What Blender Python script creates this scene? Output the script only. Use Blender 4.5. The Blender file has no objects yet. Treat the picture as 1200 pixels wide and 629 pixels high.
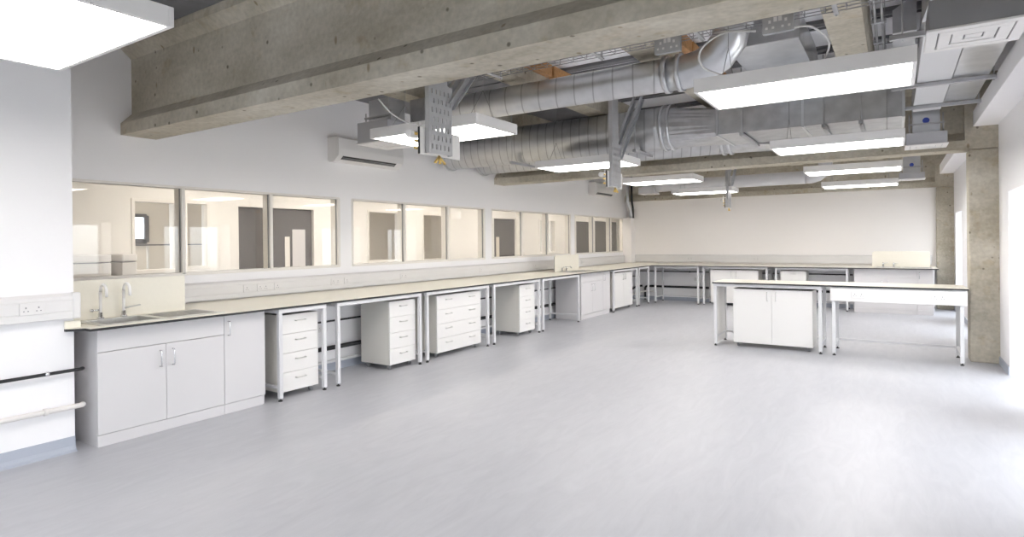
import bpy, bmesh, math, random
from mathutils import Vector, Matrix
random.seed(7)
sc = bpy.context.scene
COL = sc.collection
R90 = math.pi / 2

# ------------------------------------------------------------------ materials
def mat(name, col, rough=0.5, metal=0.0, noise=None, bump=None, spec=0.5, coat=0.0):
    """noise=(scale, colour_b, detail, stretch); bump=(scale, strength)"""
    m = bpy.data.materials.new(name); m.use_nodes = True
    nt = m.node_tree; b = nt.nodes['Principled BSDF']
    b.inputs['Base Color'].default_value = (*col, 1)
    b.inputs['Roughness'].default_value = rough
    b.inputs['Metallic'].default_value = metal
    b.inputs['Specular IOR Level'].default_value = spec
    if coat: b.inputs['Coat Weight'].default_value = coat
    if noise or bump:
        tc = nt.nodes.new('ShaderNodeTexCoord')
    if noise:
        mp = nt.nodes.new('ShaderNodeMapping'); mp.inputs['Scale'].default_value = noise[3] if len(noise) > 3 else (1, 1, 1)
        nz = nt.nodes.new('ShaderNodeTexNoise'); nz.inputs['Scale'].default_value = noise[0]; nz.inputs['Detail'].default_value = noise[2]
        rp = nt.nodes.new('ShaderNodeValToRGB')
        rp.color_ramp.elements[0].position = 0.3; rp.color_ramp.elements[1].position = 0.7
        rp.color_ramp.elements[0].color = (*noise[1], 1); rp.color_ramp.elements[1].color = (*col, 1)
        nt.links.new(tc.outputs['Object'], mp.inputs['Vector']); nt.links.new(mp.outputs[0], nz.inputs['Vector'])
        nt.links.new(nz.outputs['Fac'], rp.inputs['Fac']); nt.links.new(rp.outputs[0], b.inputs['Base Color'])
    if bump:
        n2 = nt.nodes.new('ShaderNodeTexNoise'); n2.inputs['Scale'].default_value = bump[0]; n2.inputs['Detail'].default_value = 5
        bp = nt.nodes.new('ShaderNodeBump'); bp.inputs['Strength'].default_value = bump[1]; bp.inputs['Distance'].default_value = 0.01
        nt.links.new(tc.outputs['Object'], n2.inputs['Vector']); nt.links.new(n2.outputs['Fac'], bp.inputs['Height'])
        nt.links.new(bp.outputs[0], b.inputs['Normal'])
    return m

def emit(name, col, s):
    m = bpy.data.materials.new(name); m.use_nodes = True; nt = m.node_tree
    nt.nodes.remove(nt.nodes['Principled BSDF'])
    e = nt.nodes.new('ShaderNodeEmission'); e.inputs[0].default_value = (*col, 1); e.inputs[1].default_value = s
    nt.links.new(e.outputs[0], nt.nodes['Material Output'].inputs[0]); return m

def glass(name, tint, refl):
    m = bpy.data.materials.new(name); m.use_nodes = True; nt = m.node_tree
    nt.nodes.remove(nt.nodes['Principled BSDF'])
    t = nt.nodes.new('ShaderNodeBsdfTransparent'); t.inputs[0].default_value = (*tint, 1)
    g = nt.nodes.new('ShaderNodeBsdfGlossy'); g.inputs['Roughness'].default_value = 0.0
    lw = nt.nodes.new('ShaderNodeLayerWeight'); lw.inputs[0].default_value = 0.5
    pw = nt.nodes.new('ShaderNodeMath'); pw.operation = 'POWER'; pw.inputs[1].default_value = 5
    f = nt.nodes.new('ShaderNodeMath'); f.operation = 'MULTIPLY_ADD'; f.inputs[1].default_value = 1 - refl; f.inputs[2].default_value = refl
    nt.links.new(lw.outputs['Facing'], pw.inputs[0]); nt.links.new(pw.outputs[0], f.inputs[0])
    x = nt.nodes.new('ShaderNodeMixShader')
    nt.links.new(f.outputs[0], x.inputs[0]); nt.links.new(t.outputs[0], x.inputs[1]); nt.links.new(g.outputs[0], x.inputs[2])
    nt.links.new(x.outputs[0], nt.nodes['Material Output'].inputs[0]); return m

def concrete_mat():
    m = bpy.data.materials.new('concrete'); m.use_nodes = True; nt = m.node_tree; b = nt.nodes['Principled BSDF']
    N = nt.nodes.new; L = nt.links.new
    tc = N('ShaderNodeTexCoord'); mp = N('ShaderNodeMapping'); mp.inputs['Scale'].default_value = (0.7, 1.5, 1.5)
    L(tc.outputs['Object'], mp.inputs['Vector'])
    n1 = N('ShaderNodeTexNoise'); n1.inputs['Scale'].default_value = 1.7; n1.inputs['Detail'].default_value = 8; n1.inputs['Roughness'].default_value = 0.62
    L(mp.outputs[0], n1.inputs['Vector'])
    r1 = N('ShaderNodeValToRGB'); e = r1.color_ramp.elements
    e[0].position = 0.28; e[0].color = (0.35, 0.31, 0.235, 1); e[1].position = 0.72; e[1].color = (0.59, 0.555, 0.475, 1)
    L(n1.outputs['Fac'], r1.inputs['Fac'])
    # fine grain
    n3 = N('ShaderNodeTexNoise'); n3.inputs['Scale'].default_value = 26; n3.inputs['Detail'].default_value = 6
    L(tc.outputs['Object'], n3.inputs['Vector'])
    mx = N('ShaderNodeMixRGB'); mx.blend_type = 'OVERLAY'; mx.inputs[0].default_value = 0.28
    L(r1.outputs[0], mx.inputs[1]); L(n3.outputs['Fac'], mx.inputs[2])
    # blow holes
    v = N('ShaderNodeTexVoronoi'); v.inputs['Scale'].default_value = 6.0; v.inputs['Randomness'].default_value = 1
    L(tc.outputs['Object'], v.inputs['Vector'])
    r2 = N('ShaderNodeValToRGB'); e = r2.color_ramp.elements
    e[0].position = 0.06; e[0].color = (0.16, 0.135, 0.10, 1); e[1].position = 0.11; e[1].color = (1, 1, 1, 1)
    L(v.outputs['Distance'], r2.inputs['Fac'])
    # brown rust-like mottling
    n4 = N('ShaderNodeTexNoise'); n4.inputs['Scale'].default_value = 5.5; n4.inputs['Detail'].default_value = 4; L(tc.outputs['Object'], n4.inputs['Vector'])
    r4 = N('ShaderNodeValToRGB'); e = r4.color_ramp.elements
    e[0].position = 0.30; e[0].color = (0.80, 0.70, 0.55, 1); e[1].position = 0.42; e[1].color = (1, 1, 1, 1)
    L(n4.outputs['Fac'], r4.inputs['Fac'])
    m4 = N('ShaderNodeMixRGB'); m4.blend_type = 'MULTIPLY'; m4.inputs[0].default_value = 0.5; L(mx.outputs[0], m4.inputs[1]); L(r4.outputs[0], m4.inputs[2]); mx = m4
    v2 = N('ShaderNodeTexVoronoi'); v2.inputs['Scale'].default_value = 2.6; mp2 = N('ShaderNodeMapping'); mp2.inputs['Scale'].default_value = (2.2, 1.6, 1.0)
    L(tc.outputs['Object'], mp2.inputs['Vector']); L(mp2.outputs[0], v2.inputs['Vector'])
    r5 = N('ShaderNodeValToRGB'); e = r5.color_ramp.elements
    e[0].position = 0.05; e[0].color = (0.42, 0.32, 0.20, 1); e[1].position = 0.10; e[1].color = (1, 1, 1, 1); L(v2.outputs['Distance'], r5.inputs['Fac'])
    m5 = N('ShaderNodeMixRGB'); m5.blend_type = 'MULTIPLY'; m5.inputs[0].default_value = 0.7; L(mx.outputs[0], m5.inputs[1]); L(r5.outputs[0], m5.inputs[2]); mx = m5
    m2 = N('ShaderNodeMixRGB'); m2.blend_type = 'MULTIPLY'; m2.inputs[0].default_value = 0.75
    L(mx.outputs[0], m2.inputs[1]); L(r2.outputs[0], m2.inputs[2]); L(m2.outputs[0], b.inputs['Base Color'])
    b.inputs['Roughness'].default_value = 0.8
    bp = N('ShaderNodeBump'); bp.inputs['Strength'].default_value = 0.25; bp.inputs['Distance'].default_value = 0.01
    L(n3.outputs['Fac'], bp.inputs['Height']); L(bp.outputs[0], b.inputs['Normal'])
    return m

def floor_mat():
    m = bpy.data.materials.new('vinyl floor'); m.use_nodes = True; nt = m.node_tree; b = nt.nodes['Principled BSDF']
    N = nt.nodes.new; L = nt.links.new
    tc = N('ShaderNodeTexCoord'); mp = N('ShaderNodeMapping'); mp.inputs['Scale'].default_value = (4.0, 0.9, 1); mp.inputs['Rotation'].default_value = (0, 0, 0.5)
    L(tc.outputs['Object'], mp.inputs['Vector'])
    n1 = N('ShaderNodeTexNoise'); n1.inputs['Scale'].default_value = 2.2; n1.inputs['Detail'].default_value = 9; n1.inputs['Roughness'].default_value = 0.66; n1.inputs['Distortion'].default_value = 1.4
    L(mp.outputs[0], n1.inputs['Vector'])
    r = N('ShaderNodeValToRGB'); e = r.color_ramp.elements
    e[0].position = 0.33; e[0].color = (0.428, 0.432, 0.464, 1); e[1].position = 0.66; e[1].color = (0.478, 0.481, 0.511, 1)
    L(n1.outputs['Fac'], r.inputs['Fac']); L(r.outputs[0], b.inputs['Base Color'])
    b.inputs['Roughness'].default_value = 0.40; b.inputs['Specular IOR Level'].default_value = 0.42
    return m

def spiral_mat(name, base, pitch, slant):
    m = mat(name, base, 0.32, 0.85); nt = m.node_tree; b = nt.nodes['Principled BSDF']; N = nt.nodes.new; L = nt.links.new
    tc = N('ShaderNodeTexCoord'); sp = N('ShaderNodeSeparateXYZ'); L(tc.outputs['Object'], sp.inputs[0])
    a = N('ShaderNodeMath'); a.operation = 'MULTIPLY_ADD'; a.inputs[1].default_value = slant; L(sp.outputs['Y'], a.inputs[0]); L(sp.outputs['X'], a.inputs[2])
    d = N('ShaderNodeMath'); d.operation = 'DIVIDE'; d.inputs[1].default_value = pitch; L(a.outputs[0], d.inputs[0])
    f = N('ShaderNodeMath'); f.operation = 'FRACT'; L(d.outputs[0], f.inputs[0])
    r = N('ShaderNodeValToRGB'); e = r.color_ramp.elements; w = .012 / pitch
    e[0].position = 0; e[0].color = (.66, .66, .66, 1); e[1].position = w * 1.3; e[1].color = (1, 1, 1, 1)
    r.color_ramp.elements.new(w).color = (.66, .66, .66, 1)
    L(f.outputs[0], r.inputs[0])
    n = N('ShaderNodeTexNoise'); n.inputs['Scale'].default_value = 6; n.inputs['Detail'].default_value = 4; L(tc.outputs['Object'], n.inputs['Vector'])
    r2 = N('ShaderNodeValToRGB'); e = r2.color_ramp.elements; e[0].position = .3; e[1].position = .7
    e[0].color = (*[c * .82 for c in base], 1); e[1].color = (*base, 1); L(n.outputs['Fac'], r2.inputs[0])
    mx = N('ShaderNodeMixRGB'); mx.blend_type = 'MULTIPLY'; mx.inputs[0].default_value = 1; L(r2.outputs[0], mx.inputs[1]); L(r.outputs[0], mx.inputs[2]); L(mx.outputs[0], b.inputs['Base Color'])
    return m

def deck_mat():
    return mat('white deck', (0.93, 0.93, 0.95), 0.6, noise=(1.5, (0.86, 0.86, 0.89), 3))

M = dict(
    wall=mat('white wall paint', (0.91, 0.90, 0.908), 0.75, bump=(40, 0.04)),
    wallwarm=mat('warm white paint', (0.85, 0.83, 0.795), 0.75, bump=(40, 0.04)),
    rearwall=mat('far wall paint', (0.95, 0.92, 0.90), 0.75, bump=(40, 0.04)),
    floor=floor_mat(), concrete=concrete_mat(), deck=deck_mat(),
    darkdeck=mat('grey soffit panel', (0.20, 0.20, 0.215), 0.6, noise=(3, (0.15, 0.15, 0.16), 3)),
    skirt=mat('coved blue grey vinyl', (0.42, 0.45, 0.52), 0.45),
    cab=mat('light grey laminate', (0.66, 0.645, 0.652), 0.42, noise=(1.2, (0.64, 0.625, 0.632), 2)),
    white=mat('white laminate', (0.79, 0.775, 0.755), 0.38, noise=(1.2, (0.775, 0.76, 0.74), 2)),
    side=mat('pale cream laminate', (0.74, 0.72, 0.67), 0.45, noise=(1.2, (0.725, 0.705, 0.655), 2)),
    top=mat('cream worktop laminate', (0.85, 0.81, 0.705), 0.33, noise=(30, (0.83, 0.79, 0.685), 3)),
    black=mat('black core edge', (0.015, 0.015, 0.017), 0.5, noise=(5, (0.02, 0.02, 0.022), 2)),
    steelw=mat('light grey powder coat', (0.68, 0.678, 0.69), 0.4, noise=(2, (0.66, 0.658, 0.672), 2)),
    plastic=mat('white plastic', (0.77, 0.755, 0.745), 0.4, noise=(2, (0.755, 0.74, 0.73), 2)),
    pipew=mat('off white waste pipe', (0.78, 0.75, 0.72), 0.35, noise=(2, (0.76, 0.73, 0.70), 2)),
    blackp=mat('black pipe', (0.012, 0.012, 0.014), 0.4, noise=(2, (0.018, 0.018, 0.02), 2)),
    chrome=mat('chrome', (0.78, 0.78, 0.79), 0.18, 1.0, noise=(2, (0.75, 0.75, 0.76), 2)),
    handle=mat('satin steel handle', (0.66, 0.65, 0.63), 0.4, 0.7, noise=(2, (0.6, 0.59, 0.57), 2)),
    steel=mat('stainless steel', (0.74, 0.73, 0.70), 0.33, 0.8, noise=(20, (0.56, 0.55, 0.53), 3, (1, 12, 1))),
    galv=mat('galvanised steel', (0.60, 0.605, 0.62), 0.33, 0.88, noise=(7, (0.46, 0.465, 0.48), 4), bump=(3, 0.05)),
    spiral=spiral_mat('spiral seam duct', (0.60, 0.605, 0.61), .13, .35), spiralw=spiral_mat('slim spiral duct', (0.70, 0.705, 0.715), .20, .35),
    galvl=mat('bright galvanised steel', (0.70, 0.71, 0.73), 0.28, 0.82, noise=(6, (0.58, 0.59, 0.61), 4)),
    strut=mat('zinc strut channel', (0.50, 0.50, 0.51), 0.45, 0.5, noise=(8, (0.42, 0.42, 0.43), 3)),
    midgrey=mat('mid grey sheet metal', (0.47, 0.47, 0.49), 0.5, 0.2, noise=(4, (0.44, 0.44, 0.46), 3)),
    greybox=mat('dark grey sheet metal', (0.30, 0.30, 0.31), 0.5, 0.2, noise=(4, (0.27, 0.27, 0.28), 3)),
    tray=mat('wire tray zinc', (0.33, 0.33, 0.34), 0.45, 0.4, noise=(4, (0.28, 0.28, 0.29), 3)),
    lamp=mat('white lamp housing', (0.80, 0.785, 0.775), 0.45, noise=(2, (0.79, 0.775, 0.765), 2)),
    glow=emit('led diffuser', (1.0, 0.965, 0.93), 7.5),
    warmglow=emit('warm fill glow', (1.0, 0.93, 0.84), 11.0),
    timber=mat('orange timber', (0.50, 0.27, 0.11), 0.7, noise=(6, (0.36, 0.18, 0.07), 5, (1, 6, 6))),
    door=mat('dark grey door', (0.115, 0.108, 0.108), 0.55, noise=(1, (0.105, 0.098, 0.098), 2)),
    cream=mat('cream frame paint', (0.82, 0.79, 0.745), 0.5, noise=(1, (0.81, 0.78, 0.735), 2)),
    beige=mat('beige wall', (0.70, 0.64, 0.55), 0.8, noise=(1, (0.68, 0.62, 0.53), 2)),
    rubber=mat('black rubber', (0.02, 0.02, 0.02), 0.6, noise=(5, (0.03, 0.03, 0.03), 2)),
    caster=mat('grey caster', (0.55, 0.55, 0.56), 0.4, 0.3, noise=(5, (0.28, 0.28, 0.29), 2)),
    wheel=mat('grey castor wheel', (0.25, 0.25, 0.26), 0.5, noise=(5, (0.22, 0.22, 0.23), 2)),
    tapw=mat('white epoxy tap', (0.93, 0.92, 0.91), 0.3, noise=(2, (0.92, 0.91, 0.90), 2)),
    brass=mat('brass', (0.75, 0.55, 0.20), 0.3, 1.0, noise=(5, (0.65, 0.46, 0.16), 2)),
    dark=mat('dark slot', (0.03, 0.03, 0.032), 0.6, noise=(5, (0.04, 0.04, 0.042), 2)),
    cable=mat('white cable', (0.62, 0.61, 0.60), 0.5, noise=(5, (0.58, 0.57, 0.56), 2)),
    blue=mat('blue sticker', (0.03, 0.06, 0.35), 0.5, noise=(5, (0.04, 0.07, 0.38), 2)),
    orange=mat('orange seat fabric', (0.55, 0.20, 0.13), 0.8, noise=(9, (0.48, 0.16, 0.1), 3)),
    pane=glass('clear pane', (0.97, 0.965, 0.95), 0.05),
    wpane=glass('window pane', (0.98, 0.985, 0.99), 0.03),
)

# ------------------------------------------------------------------ mesh builder
class MB:
    def __init__(self): self.bm = bmesh.new(); self.mats = []
    def slot(self, m):
        if m is None: return 0
        if m not in self.mats: self.mats.append(m)
        return self.mats.index(m)
    def box(self, a, b, bev=0.0, m=None, seg=1):
        x0, x1 = sorted((a[0], b[0])); y0, y1 = sorted((a[1], b[1])); z0, z1 = sorted((a[2], b[2]))
        r = bmesh.ops.create_cube(self.bm, size=1)
        vs = r['verts']
        for v in vs:
            v.co = Vector((x0 + (v.co.x + .5) * (x1 - x0), y0 + (v.co.y + .5) * (y1 - y0), z0 + (v.co.z + .5) * (z1 - z0)))
        fs = {f for v in vs for f in v.link_faces}
        s = self.slot(m)
        for f in fs: f.material_index = s
        if bev > 0:
            es = list({e for v in vs for e in v.link_edges})
            bmesh.ops.bevel(self.bm, geom=es, offset=bev, segments=seg, profile=0.5, affect='EDGES', clamp_overlap=True)
        return self
    def prism(self, pts, ext, m=None):
        """pts: 3-D polygon, ext: extrusion vector"""
        e = Vector(ext); s = self.slot(m)
        a = [self.bm.verts.new(Vector(p)) for p in pts]; b = [self.bm.verts.new(Vector(p) + e) for p in pts]
        fs = [self.bm.faces.new(a[::-1]), self.bm.faces.new(b)]
        n = len(pts)
        for i in range(n): fs.append(self.bm.faces.new((a[i], a[(i + 1) % n], b[(i + 1) % n], b[i])))
        for f in fs: f.material_index = s
        return self
    def rings(self, pts, radii, n=14, m=None, caps=True, smooth=True):
        """tube along pts, radius per point"""
        s = self.slot(m); P = [Vector(p) for p in pts]
        up = None; prev = None
        for i, p in enumerate(P):
            if i == 0: t = P[1] - P[0]
            elif i == len(P) - 1: t = P[-1] - P[-2]
            else:
                d1 = (P[i] - P[i - 1]); d2 = (P[i + 1] - P[i]); 
                if d1.length < 1e-9: d1 = d2
                if d2.length < 1e-9: d2 = d1
                t = d1.normalized() + d2.normalized()
            t.normalize()
            if up is None:
                up = Vector((0, 0, 1)) if abs(t.z) < 0.9 else Vector((0, 1, 0))
            side = t.cross(up)
            if side.length < 1e-6: side = t.orthogonal()
            side.normalize(); up = side.cross(t).normalized()
            r = radii[i] if hasattr(radii, '__len__') else radii
            ring = [self.bm.verts.new(p + (side * math.cos(2 * math.pi * k / n) + up * math.sin(2 * math.pi * k / n)) * r) for k in range(n)]
            if prev:
                for k in range(n):
                    f = self.bm.faces.new((prev[k], prev[(k + 1) % n], ring[(k + 1) % n], ring[k])); f.smooth = smooth; f.material_index = s
            elif caps:
                f = self.bm.faces.new(ring[::-1]); f.material_index = s
            prev = ring
        if caps:
            f = self.bm.faces.new(prev); f.material_index = s
        return self
    tube = rings
    def cyl(self, a, b, r, n=16, m=None): return self.rings([a, b], r, n, m)
    def grid(self, us, vs, holes, fn, w0, w1, m=None):
        """slab made of cells us x vs minus holes (u0,v0,u1,v1); fn(u,v,w)->xyz"""
        us = sorted(set(us + [h[0] for h in holes] + [h[2] for h in holes])); vs = sorted(set(vs + [h[1] for h in holes] + [h[3] for h in holes]))
        s = self.slot(m); V = {}
        def vert(i, j, k):
            if (i, j, k) not in V: V[i, j, k] = self.bm.verts.new(fn(us[i], vs[j], (w0, w1)[k]))
            return V[i, j, k]
        def solid(i, j):
            if i < 0 or j < 0 or i >= len(us) - 1 or j >= len(vs) - 1: return False
            cu, cv = (us[i] + us[i + 1]) / 2, (vs[j] + vs[j + 1]) / 2
            return not any(h[0] < cu < h[2] and h[1] < cv < h[3] for h in holes)
        def face(q):
            f = self.bm.faces.new(q); f.material_index = s
        for i in range(len(us) - 1):
            for j in range(len(vs) - 1):
                if not solid(i, j): continue
                for k in (0, 1): face([vert(i, j, k), vert(i + 1, j, k), vert(i + 1, j + 1, k), vert(i, j + 1, k)])
                for (di, dj, A, B) in ((-1, 0, (i, j), (i, j + 1)), (1, 0, (i + 1, j), (i + 1, j + 1)), (0, -1, (i, j), (i + 1, j)), (0, 1, (i, j + 1), (i + 1, j + 1))):
                    if not solid(i + di, j + dj): face([vert(*A, 0), vert(*B, 0), vert(*B, 1), vert(*A, 1)])
        return self
    def build(self, name, m, parent=None):
        bmesh.ops.recalc_face_normals(self.bm, faces=self.bm.faces)
        me = bpy.data.meshes.new(name); self.bm.to_mesh(me); self.bm.free()
        if m is not None:
            if self.mats and None not in self.mats:
                pass
            else: self.mats = [m]
        for k in (self.mats or [m]): me.materials.append(k)
        o = bpy.data.objects.new(name, me); COL.objects.link(o)
        if parent is not None: o.parent = parent
        return o

def tag(o, label, cat, group=None):
    o['label'] = label; o['category'] = cat
    if group: o['group'] = group
    return o
def thing(name, label, cat, loc=(0, 0, 0), rz=0, group=None):
    o = bpy.data.objects.new(name, None); COL.objects.link(o)
    o.empty_display_size = 0.1; o.location = loc; o.rotation_euler = (0, 0, rz)
    return tag(o, label, cat, group)
def struct(name, mb, m, parent=None):
    o = mb.build(name, m, parent)
    if parent is None: o['kind'] = 'structure'
    return o
def kids(o): return [c for c in bpy.data.objects if c.parent == o]
def dup(root, loc, rz=None, label=None, group=None):
    def cp(o, parent):
        c = o.copy(); COL.objects.link(c); c.parent = parent
        for k in kids(o):
            if k.name in src: cp(k, c)
        return c
    src = {o.name for o in bpy.data.objects}
    r = cp(root, None); r.location = loc
    if rz is not None: r.rotation_euler = (0, 0, rz)
    if label: r['label'] = label
    if group: r['group'] = group
    return r

# ------------------------------------------------------------------ the room
XL, XR, YB, YR, ZC = -6.15, 1.035, 15.3, -2.6, 3.45
ids = lambda u, v, w: (u, v, w)
struct('floor', MB().box((-12.5, YR - .3, -0.12), (XR + .55, 21.5, 0.0)), M['floor'])
struct('ceiling', MB().box((XL - .2, YR - .3, ZC), (XR + .55, YB + .3, ZC + .2)), M['deck'])
# left wall: glazed partition wall, openings for four windows
WZ0, WZ1 = 1.20, 2.095
groups = [(2.29, 5.325, [3.291, 4.316]), (5.555, 8.625, [6.578, 7.608]), (8.858, 11.967, [9.906, 10.932]), (12.19, 15.15, [13.218, 14.254])]
struct('wall_left', MB().grid([YR, YB + .3], [0, ZC], [(a, WZ0, b, WZ1) for a, b, _ in groups], lambda u, v, w: (w, u, v), XL, XL - .13), M['wall'])
for i, (a, b, mu) in enumerate(groups):
    fr = MB()
    d0, d1 = XL + .004, XL - .14
    fr.box((d0, a - .012, WZ0 - .012), (d1, b + .012, WZ0 + .02), .003); fr.box((d0, a - .012, WZ1 - .012), (d1, b + .012, WZ1 + .012), .003)
    for y in (a, b): fr.box((d0, y - .02, WZ0), (d1, y + .02, WZ1), .003)
    for y in mu: fr.box((d0, y - .019, WZ0), (d1, y + .019, WZ1), .003)
    wn = struct('window_%d' % (i + 1), fr, M['cream'])
    pn = MB(); gk = MB()
    ed = [a] + mu + [b]
    for j in range(3):
        pn.box((XL - .03, ed[j] + .019, WZ0 + .015), (XL - .036, ed[j + 1] - .019, WZ1 - .01))
        for y in (ed[j] + .020, ed[j + 1] - .020): gk.box((XL - .022, y - .003, WZ0 + .015), (XL - .044, y + .003, WZ1 - .01))
        for z in (WZ0 + .018, WZ1 - .010): gk.box((XL - .022, ed[j] + .02, z - .003), (XL - .044, ed[j + 1] - .02, z + .003))
    pn.build('pane', M['pane'], wn); gk.build('gasket', M['greybox'], wn)
# boxed out wall nearest on the left
struct('wall_left_near', MB().box((XL + .001, YR, 0), (-5.09, 1.912, ZC)), M['wall'])
struct('wall_back', MB().box((XL - .13, YB, 0), (XR + .5, YB + .2, ZC)), M['rearwall'])
wops = [(13.55, 0.0, 14.85, 1.985), (11.0, 0.0, 12.4, 1.985), (6.75, 0.0, 8.27, 1.985), (4.2, 0.0, 5.7, 1.985), (0.9, 0.0, 2.3, 1.985), (-1.8, 0.0, -.4, 1.985)]
struct('wall_right', MB().grid([YR, YB + .2], [0, ZC], wops, lambda u, v, w: (w, u, v), XR, XR + .5), M['wall'])
for i, (y0, z0, y1, z1) in enumerate(wops):
    f = MB(); x0, x1 = XR + .40, XR + .46
    for y in (y0 + .03, (y0 + y1) / 2, y1 - .03): f.box((x0, y - .03, 0.03), (x1, y + .03, z1), .004)
    for z in (0.03, z1 - .03): f.box((x0, y0, z - .03), (x1, y1, z + .03), .004)
    w = struct('window_%d' % (i + 5), f, M['wall'])
    MB().box((XR + .43, y0 + .05, .05), (XR + .436, y1 - .05, z1 - .05)).build('pane', M['wpane'], w)
# unseen wall behind the camera; its window band is added for light and reflections
rop = [(-4.6, .95, -2.2, 2.1), (-1.8, .95, .6, 2.1)]
struct('wall_rear', MB().grid([XL, XR + .5], [0, ZC], rop, lambda u, v, w: (u, w, v), YR, YR - .25), M['wall'])
for i, (x0, z0, x1, z1) in enumerate(rop):
    f = MB()
    for x in (x0 + .03, (x0 + x1) / 2, x1 - .03): f.box((x - .03, YR - .12, z0), (x + .03, YR - .18, z1), .004)
    for z in (z0 + .03, z1 - .03): f.box((x0, YR - .12, z - .03), (x1, YR - .18, z + .03), .004)
    w = struct('window_%d' % (i + 11), f, M['wall'])
    MB().box((x0 + .05, YR - .15, z0 + .05), (x1 - .05, YR - .156, z1 - .05)).build('pane', M['wpane'], w)
# coved skirting
def cove(x, y0, y1):
    return [(x, y0, 0), (x + .05, y0, 0), (x + .022, y0, .012), (x + .010, y0, .04), (x + .006, y0, .105), (x, y0, .105)]
struct('baseboard_left', MB().prism(cove(-5.09, YR, 0), (0, 1.912 + .0 - YR, 0)), M['skirt'])
struct('baseboard_right', MB().grid([YR, YB - .1], [0, .09], [(a, 0, b, .09) for a, _, b, _ in wops], lambda u, v, w: (w, u, v), XR, XR - .012), M['skirt'])

# low service wall behind the benches (carries the pipes)
XV, YV = -5.62, 14.52
struct('wall_service_left', MB().box((XV, 1.913, 0), (XV - .03, YV + .03, .86)), M['wall'])
struct('wall_service_back', MB().box((XV, YV, 0), (.66, YV + .03, .86)), M['wall'])
struct('baseboard_service_left', MB().box((XV, 3.45, 0), (XV + .008, YV, .09)), M['skirt'])
struct('baseboard_service_back', MB().box((XV + .01, YV - .008, 0), (-.75, YV, .09)), M['skirt'])

# concrete frame: beams
def beam(name, y0, label, endblock=False):
    w = .32; b0, b1 = y0 + .10, y0 + .22
    prof = [(y0, 2.55), (y0 + w, 2.55), (y0 + w, 2.66), (b1, 2.765), (b1, 3.285), (y0 + w - .02, 3.365), (y0 + w - .02, ZC), (y0 + .01, ZC), (y0 + .01, 3.365), (b0, 3.285), (b0, 2.765), (y0, 2.66)]
    mb = MB().prism([(XL - .1, p[0], p[1]) for p in prof], (XR + .02 - XL + .1, 0, 0))
    if endblock: mb.box((.72, y0 - .002, 2.552), (XR + .01, y0 + .30, ZC))
    o = mb.build(name, M['concrete']); o['kind'] = 'structure'
    return o
beam('trim_1', 2.71, '')
beam('trim_2', 8.945, '', True)
beam('trim_3', 15.19, '', True)
# concrete columns on the right
def column(name, x0, x1, y0, y1):
    mb = MB().box((x0, y0, 0), (x1, y1, 2.545), .012)
    o = mb.build(name, M['concrete']); o['kind'] = 'structure'
column('trim_4', .755, XR + .02, 8.95, 9.25)
column('trim_5', .735, XR + .02, 15.19, 15.29)
# precast ribs under the deck
k = 6
for (ya, yb) in ((3.03, 8.945), (9.26, 15.19)):
    for x in (-4.79, -3.37, -1.89, -.32):
        mb = MB().prism([(x - .13, ya, 3.2), (x + .13, ya, 3.2), (x + .16, ya, ZC), (x - .16, ya, ZC)], (0, yb - ya, 0))
        o = mb.build('trim_%d' % k, M['concrete']); o['kind'] = 'structure'; k += 1
# grey soffit panels and dark joints of the deck
for (ya, yb) in ((YR, 2.71), (3.03, 8.945), (9.26, 15.19)):
    mb = MB(); y = ya + .45
    while y < yb - .2:
        for xa, xb in ((-6.1, -4.96), (-4.62, -3.54), (-3.2, -2.06), (-1.72, -.49), (-.15, .76)):
            mb.box((xa, y, ZC - .035), (xb, y + .10, ZC)); mb.box((xa, y + .22, ZC - .015), (xb, y + .25, ZC))
        y += .82
    if ya < 3: mb.box((-6.1, ya, ZC - .02), (.76, yb, ZC - .001))
    else: mb.box((-6.1, ya, ZC - .02), (-3.55 if ya < 9 else -4.96, yb, ZC - .001))
    o = mb.build('trim_%d' % k, M['darkdeck']); o['kind'] = 'structure'; k += 1
# white plasterboard bulkhead along the right wall, one length per bay
for (ya, yb) in ((YR, 2.71), (3.03, 8.945), (9.26, 15.19)):
    mb = MB().box((.80, ya, 2.815), (XR + .01, yb, 3.0), .003)
    o = mb.build('trim_%d' % k, M['wall']); o['kind'] = 'structure'; k += 1

# ------------------------------------------------------------------ corridor and rooms beyond the glass
XC = -8.2
ops = [(3.76, 1.18, 4.27, 2.075), (4.43, 1.2, 4.72, 2.08), (5.2, 0, 6.56, 2.07), (7.80, 1.17, 8.62, 2.085), (9.32, 1.15, 10.08, 2.075), (11.9, 0, 12.9, 2.075), (14.1, 1.2, 14.96, 2.085), (16.34, 0, 17.4, 2.11), (17.7, 0, 18.7, 2.15), (19.05, 0, 19.6, 2.15)]
struct('wall_corridor', MB().grid([0, 21], [0, 2.7], ops, lambda u, v, w: (w, u, v), XC, XC - .12), M['wallwarm'])
struct('wall_corridor_end', MB().box((-8.3, 20.9, 0), (XL - .13, 21, 2.7)), M['wallwarm'])
struct('wall_corridor_near', MB().box((-8.3, .9, 0), (XL - .13, 1.0, 2.7)), M['wallwarm'])
struct('ceiling_corridor', MB().box((-11.2, .9, 2.7), (XL - .131, 21, 2.8)), M['wallwarm'])
struct('wall_room_beyond', MB().box((-11.0, .9, 0), (-11.1, 21, 2.7)), M['beige'])
struct('wall_corridor_left', MB().box((XL - .131, 15.51, 0), (XL - .25, 21, 2.7)), M['wallwarm'])
n = 1
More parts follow.
